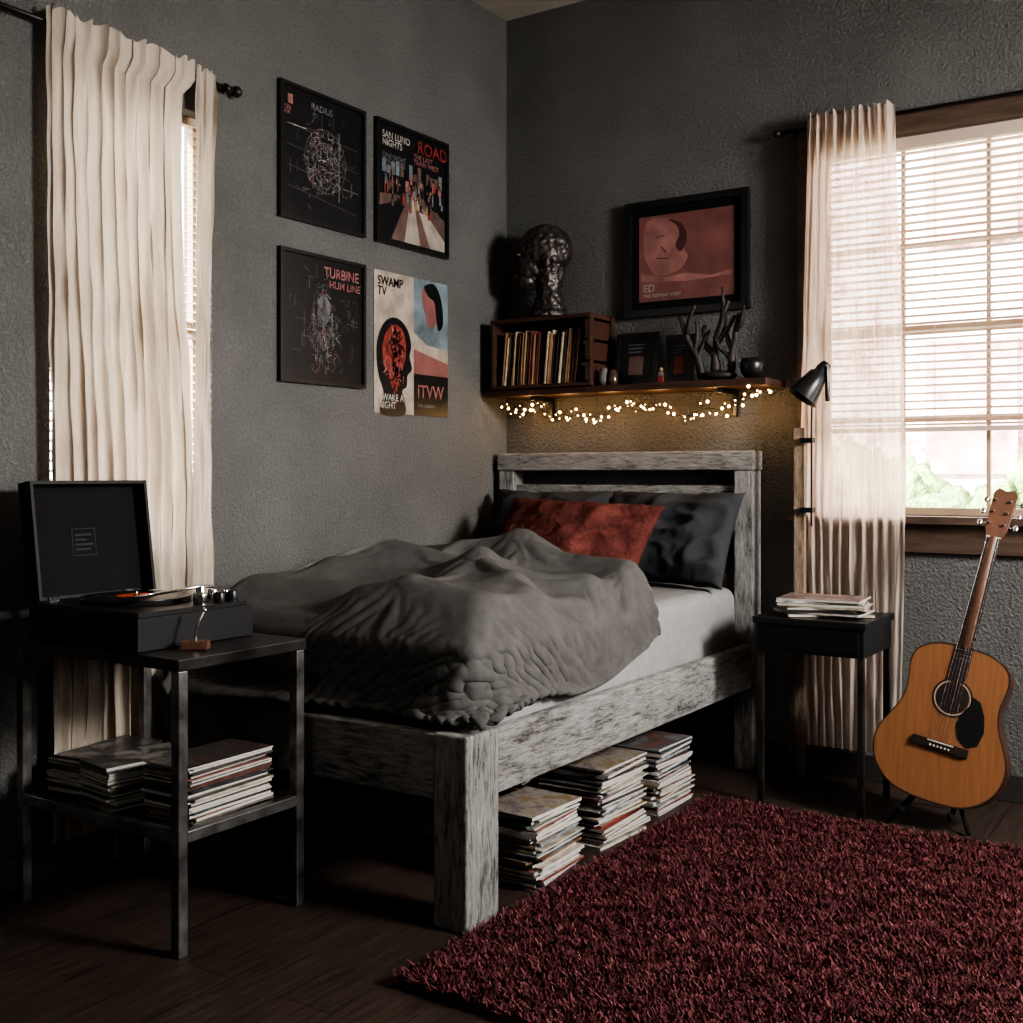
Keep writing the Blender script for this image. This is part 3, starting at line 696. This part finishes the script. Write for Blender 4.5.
# string lights
BULB=M('fairy_bulb',(1,.8,.5),.4,emit=((1,.62,.25),14)); WIRE=M('fairy_wire',(.03,.02,.012),.5)
b=B('string_lights'); R=random.Random(21)
pts=[];n=190
for i in range(n+1):
    s=i/n; x=.13+1.27*s
    z=1.462+.016*math.sin(s*15)+.012*math.sin(s*41+1)+.05*gau(s-1,.10)+.02*gau(s,.1)
    y=-.235+.012*math.sin(s*29)
    pts.append((x,y,z))
pts=pts+[(1.415,-.20,1.52),(1.41,-.1,1.545),(1.385,-.02,1.55)]
b.tube(pts,.0018,WIRE,5)
for xh in (.14,.35,.62,.9,1.15,1.35):
    k=int((xh-.13)/1.27*n); b.tube([pts[k],(xh,-.222,1.56)],.0012,WIRE,4)
for i in range(1,n,2):
    p=pts[i]; o=Vector((R.uniform(-.012,.012),R.uniform(-.01,.01),R.uniform(-.028,.028)))
    q=Vector(p)+o; r=R.choice((.002,.003,.0035,.005,.0065)); b.tube([p,q],.001,WIRE,4,caps=False); b.sphere(q,r,BULB,8,6)
sl=b.finish()
for i,x in enumerate((.2,.4,.62,.85,1.1,1.33)):
    l=bpy.data.lights.new('glow_%d'%i,'POINT'); l.energy=.75; l.color=(1,.58,.25); l.shadow_soft_size=.03
    o=bpy.data.objects.new('glow_%d'%i,l); o.location=(x,-.12,1.46); sc.collection.objects.link(o); o.parent=sl

# ------------------------------------------------------------ guitar
SPR=M('spruce_top',(.215,.098,.046),.30,var=.12,vscale=7,stretch=(14,1,1)); MAH=M('mahogany_side',(.06,.024,.015),.3,var=.3); BIND=M('binding',(.03,.02,.015),.4)
NECK=M('neck_wood',(.11,.055,.035),.4); FB=M('fretboard',(.02,.012,.01),.5); NUT=M('bone',(.5,.46,.38),.4)
prof=[(0,0),(.004,.07),(.015,.115),(.04,.155),(.08,.188),(.13,.203),(.18,.200),(.23,.178),(.27,.158),(.31,.146),(.35,.144),(.39,.150),(.43,.152),(.465,.138),(.49,.10),(.50,.06),(.503,0)]
def sm_prof():
    out=[]
    P_=[Vector((w,z)) for z,w in prof]
    P_=[Vector((-P_[1].x,P_[1].y))]+P_+[Vector((-P_[-2].x,P_[-2].y))]
    for i in range(1,len(P_)-2):
        for k in range(4):
            t=k/4; a,b_,c_,d_=P_[i-1],P_[i],P_[i+1],P_[i+2]
            out.append(.5*((2*b_)+(c_-a)*t+(2*a-5*b_+4*c_-d_)*t*t+(3*b_-a-3*c_+d_)*t**3))
    out.append(P_[-2]); return out
half=sm_prof()
outl=[(p.x,p.y) for p in half]+[(-p.x,p.y) for p in half[-2:0:-1]]
S=1.06
gx=2.058
GM=Matrix.Translation((gx,-.545,.105))@Euler((math.radians(-13.5),math.radians(11),0)).to_matrix().to_4x4()@Matrix.Scale(S,4)
b=B('acoustic_guitar'); dep=.105
n=len(outl); fr=[(x,0,z) for x,z in outl]; bk=[(x,dep,z) for x,z in outl]
cc=(0,.25)
ins=[(cc[0]+(x-cc[0])*.975,-.001,cc[1]+(z-cc[1])*.98) for x,z in outl]
b.add(fr+bk,[(i,(i+1)%n,n+(i+1)%n,n+i) for i in range(n)],MAH,True,GM)
b.add(fr,[tuple(range(n))],BIND,False,GM); b.add(bk,[tuple(range(n))][::-1],MAH,False,GM)
b.add(ins,[tuple(range(n))],SPR,False,GM)
def disk(x,z,r,y,m,n=32,r0=0):
    if r0==0: b.add([(x+r*math.cos(2*math.pi*k/n),y,z+r*math.sin(2*math.pi*k/n)) for k in range(n)],[tuple(range(n))],m,False,GM)
    else:
        vs=[(x+q*math.cos(2*math.pi*k/n),y,z+q*math.sin(2*math.pi*k/n)) for q in (r0,r) for k in range(n)]
        b.add(vs,[(k,(k+1)%n,n+(k+1)%n,n+k) for k in range(n)],m,False,GM)
HZ=.335
disk(0,HZ,.062,-.002,BIND,32,.056); disk(0,HZ,.055,-.002,NUT,32,.053); disk(0,HZ,.050,-.0022,FB)
pg=[(.035,HZ-.045),(.055,HZ-.01),(.058,HZ+.02),(.085,HZ+.01),(.105,HZ-.03),(.115,HZ-.08),(.105,HZ-.125),(.075,HZ-.14),(.045,HZ-.12),(.03,HZ-.08)]
b.add([(x,-.003,z) for x,z in pg],[tuple(range(len(pg)))],BLACK,False,GM)
b.box(-.085,.085,-.012,-.001,.165,.192,FB,GM); b.box(-.04,.04,-.015,-.012,.186,.190,NUT,GM)
for k in range(6): b.sphere((-.028+k*.0112,-.013,.174),.0035,NUT,8,6,GM)
b.add([(-.028,-.006,.385),(.028,-.006,.385),(.022,-.006,.865),(-.022,-.006,.865),(-.026,-.001,.385),(.026,-.001,.385),(.02,.0,.865),(-.02,.0,.865)],[(0,1,2,3),(4,7,6,5),(0,3,7,4),(1,5,6,2),(0,4,5,1),(3,2,6,7)],FB,False,GM)
b.tube([(0,.010,.50),(0,.008,.70),(0,.008,.87)],[.024,.021,.019],NECK,14,GM); b.box(-.025,.025,.0,.07,.47,.51,NECK,GM)
for k in range(17):
    z=.865-(.645*(1-2**(-(k+1)/12))); hw=.022+(.865-z)/.48*.006
    b.box(-hw,hw,-.0075,-.006,z-.0008,z+.0008,CHROME,GM)
    if k in (2,4,6,8,11): b.sphere((0,-.006,z+.014),(.003,.0012,.003),NUT,8,6,GM)
b.box(-.022,.022,-.009,.0,.865,.870,NUT,GM)
HM=GM@TR((0,0,.868),(math.radians(-12),0,0))
hs=[(-.022,0),(-.033,.03),(-.037,.155),(-.025,.172),(.0,.165),(.025,.172),(.037,.155),(.033,.03),(.022,0)]
m_=len(hs)
b.add([(x,-.004,z) for x,z in hs]+[(x,.012,z) for x,z in hs],[tuple(range(m_))[::-1],tuple(range(m_,2*m_))]+[(i,(i+1)%m_,m_+(i+1)%m_,m_+i) for i in range(m_)],NECK,False,HM)
for k in range(3):
    for sx in (-1,1):
        z=.045+k*.042; b.tube([(sx*.022,-.014,z),(sx*.022,-.004,z)],.004,CHROME,10,HM); b.tube([(sx*.03,.006,z),(sx*.05,.006,z)],.002,CHROME,6,HM); b.sphere((sx*.055,.006,z),(.008,.004,.011),CHROME,10,8,HM)
for k in range(6):
    x0=-.028+k*.0112; x1=-.018+k*.0072
    b.tube([(x0,-.015,.188),(x1,-.0095,.868)],.0007,CHROME,4,GM,False)
g_=b.finish(.0012)
b=B('guitar_stand')
gy=-.50
for sx in (-1,1):
    b.tube([(gx+sx*.02,gy+.14,.33),(gx+sx*.07,gy+.095,.095),(gx+sx*.13,gy-.02,.010)],.007,BLACKM,10)
    b.tube([(gx+sx*.07,gy+.095,.085),(gx+sx*.08,gy-.065,.062),(gx+sx*.08,gy-.08,.085)],.008,BLACKM,10)
b.tube([(gx-.07,gy+.095,.085),(gx+.07,gy+.095,.085)],.006,BLACKM,8)
b.tube([(gx,gy+.145,.33),(gx,gy+.27,.010)],.007,BLACKM,10); b.tube([(gx-.03,gy+.14,.33),(gx+.03,gy+.14,.33)],.010,BLACKM,10)
b.finish()

# ------------------------------------------------------------ rug
rx0,rx1,ry0,ry1=1.31,3.75,-2.42,-.63
m,nt,bs=newmat('burgundy_shag')
gi=nt.nodes.new('ShaderNodeNewGeometry')
nt.links.new(ramp(nt,gi.outputs['Random Per Island'],[(0,(.052,.014,.017)),(.6,(.112,.034,.038)),(1,(.22,.082,.082))]),bs.inputs['Base Color'])
bs.inputs['Roughness'].default_value=.8; bs.inputs['Specular IOR Level'].default_value=.2
RUG=m
rng=np.random.default_rng(4)
N=180000
px=rng.uniform(rx0,rx1,N); py=rng.uniform(ry0,ry1,N)
cl=np.sin(px*31+np.sin(py*23)*2)*np.sin(py*37+np.sin(px*19)*2)
ang=rng.uniform(0,2*np.pi,N); ln=rng.uniform(.018,.036,N); lean=rng.uniform(.3,1.0,N)
wd=rng.uniform(.0015,.0026,N)
dx,dy=np.cos(ang),np.sin(ang)
sx,sy=-dy,dx
ts=[0,.5,1.0]; ws=[1,1.0,.6]
V=np.zeros((N,6,3))
z0=.012
for k,(t,w) in enumerate(zip(ts,ws)):
    out=ln*lean*(t**1.5)*.8; up=ln*(t-.25*t*t*lean)
    cxx=px+dx*out; cyy=py+dy*out; cz=z0+up*(.80+.2*cl)
    V[:,2*k,0]=cxx-sx*wd*w; V[:,2*k,1]=cyy-sy*wd*w; V[:,2*k,2]=cz
    V[:,2*k+1,0]=cxx+sx*wd*w; V[:,2*k+1,1]=cyy+sy*wd*w; V[:,2*k+1,2]=cz
base=(np.arange(N)*6)[:,None]
F=np.concatenate([base+np.array([0,1,3,2]),base+np.array([2,3,5,4])],axis=1).reshape(-1,4)
V=V.reshape(-1,3)
bv=np.array([(x,y,z) for z in (.001,.014) for y in (ry0,ry1) for x in (rx0,rx1)]); o=len(V)
bf=np.array([(0,2,3,1),(4,5,7,6),(0,1,5,4),(1,3,7,5),(3,2,6,7),(2,0,4,6)])+o
V=np.vstack([V,bv]); F=np.vstack([F,bf])
me=bpy.data.meshes.new('shag_rug'); me.vertices.add(len(V)); me.vertices.foreach_set('co',V.ravel())
me.loops.add(F.size); me.loops.foreach_set('vertex_index',F.ravel().astype(np.int32))
me.polygons.add(len(F)); me.polygons.foreach_set('loop_start',np.arange(0,F.size,4,dtype=np.int32)); me.polygons.foreach_set('loop_total',np.full(len(F),4,dtype=np.int32))
me.update(calc_edges=True); me.validate(); me.materials.append(RUG)
o=bpy.data.objects.new('shag_rug',me); sc.collection.objects.link(o)

# ------------------------------------------------------------ outside
m,nt,bs=newmat('facade'); v=coord(nt)
f=noisen(nt,v,2.6,8,.75)
nt.links.new(ramp(nt,f,[(.40,(.45,.24,.24)),(.48,(.85,.70,.69)),(.55,(.95,.93,.92))]),bs.inputs['Base Color'])
b=B('neighbouring_building'); b.box(-8,9,8,8.4,-1,6.5,m)
TRM=M('facade_trim',(.55,.34,.34),.7,var=.5,vscale=4)
for i in range(7):
    for z in (1.2,3.6): b.box(-6+i*2,-5.1+i*2,7.93,8,z,z+1.4,TRM)
b.finish()
GRN=M('hedge_leaves',(.22,.34,.13),.8,var=.7,vscale=6,bump=(12,1,.1))
b=B('garden_hedge'); R=random.Random(2)
for i in range(26): b.sphere((-5+i*.42,5.2+R.uniform(-.3,.3),.42+R.uniform(-.1,.35)),(.5,.45,.75),GRN,12,8)
o=b.finish()
tx2=bpy.data.textures.new('leafy','CLOUDS'); tx2.noise_scale=.12
o.modifiers.new('ss','SUBSURF').levels=1; o.modifiers['ss'].render_levels=2
dm=o.modifiers.new('d','DISPLACE'); dm.texture=tx2; dm.strength=.35
b=B('ground'); b.box(-15,15,-15,20,-.3,-.12,M('ground_pale',(.5,.48,.42),.9)); b.finish()

# ------------------------------------------------------------ lights
w=bpy.data.worlds.new('World'); sc.world=w; w.use_nodes=True
w.node_tree.nodes['Background'].inputs[0].default_value=(1,.93,.88,1); w.node_tree.nodes['Background'].inputs[1].default_value=7.5
l=bpy.data.lights.new('sun','SUN'); l.energy=28; l.angle=math.radians(3); l.color=(1,.95,.88)
o=bpy.data.objects.new('sun',l); sc.collection.objects.link(o)
o.rotation_euler=Vector((.45,.75,-.6)).to_track_quat('-Z','Y').to_euler()
l=bpy.data.lights.new('daylight_window','AREA'); l.shape='RECTANGLE'; l.size=.7; l.size_y=.7; l.energy=158; l.color=(1,.98,.95); l.spread=math.radians(135)
o=bpy.data.objects.new('daylight_window',l); sc.collection.objects.link(o); o.location=(RX+.6,-1.5,2.35)
o.rotation_euler=Vector((-1,.0,-.34)).to_track_quat('-Z','Y').to_euler()
# unseen fill light and disc added behind the viewpoint to brighten the bed foot
b=B('added_fill_disc'); b.lathe([(0,0),(.16,0),(.18,-.03),(.17,-.05),(0,-.05)],M('fill_disc_glow',(.7,.68,.62),.5,emit=((1,.95,.88),.6)),32,TR((2.0,-4.7,H))); cl_=b.finish()
l=bpy.data.lights.new('added_fill_light','AREA'); l.shape='DISK'; l.size=.3; l.energy=7; l.color=(1,.96,.92); l.spread=math.radians(95)
o=bpy.data.objects.new('added_fill_light',l); sc.collection.objects.link(o); o.location=(2.0,-4.7,H-.06); o.parent=cl_
o.rotation_euler=Vector((-1.0,2.5,-2.85)).to_track_quat('-Z','Y').to_euler()

# ------------------------------------------------------------ camera
cd=bpy.data.cameras.new('camera'); cam=bpy.data.objects.new('camera',cd); sc.collection.objects.link(cam)
cam.location=(3.01,-4.48,1.2); cam.rotation_euler=(math.radians(90),0,math.radians(33.64))
cd.sensor_width=36; cd.lens=40.0; cd.shift_y=-.0367; cd.clip_start=.05
sc.camera=cam
print('total',time.time()-T0)
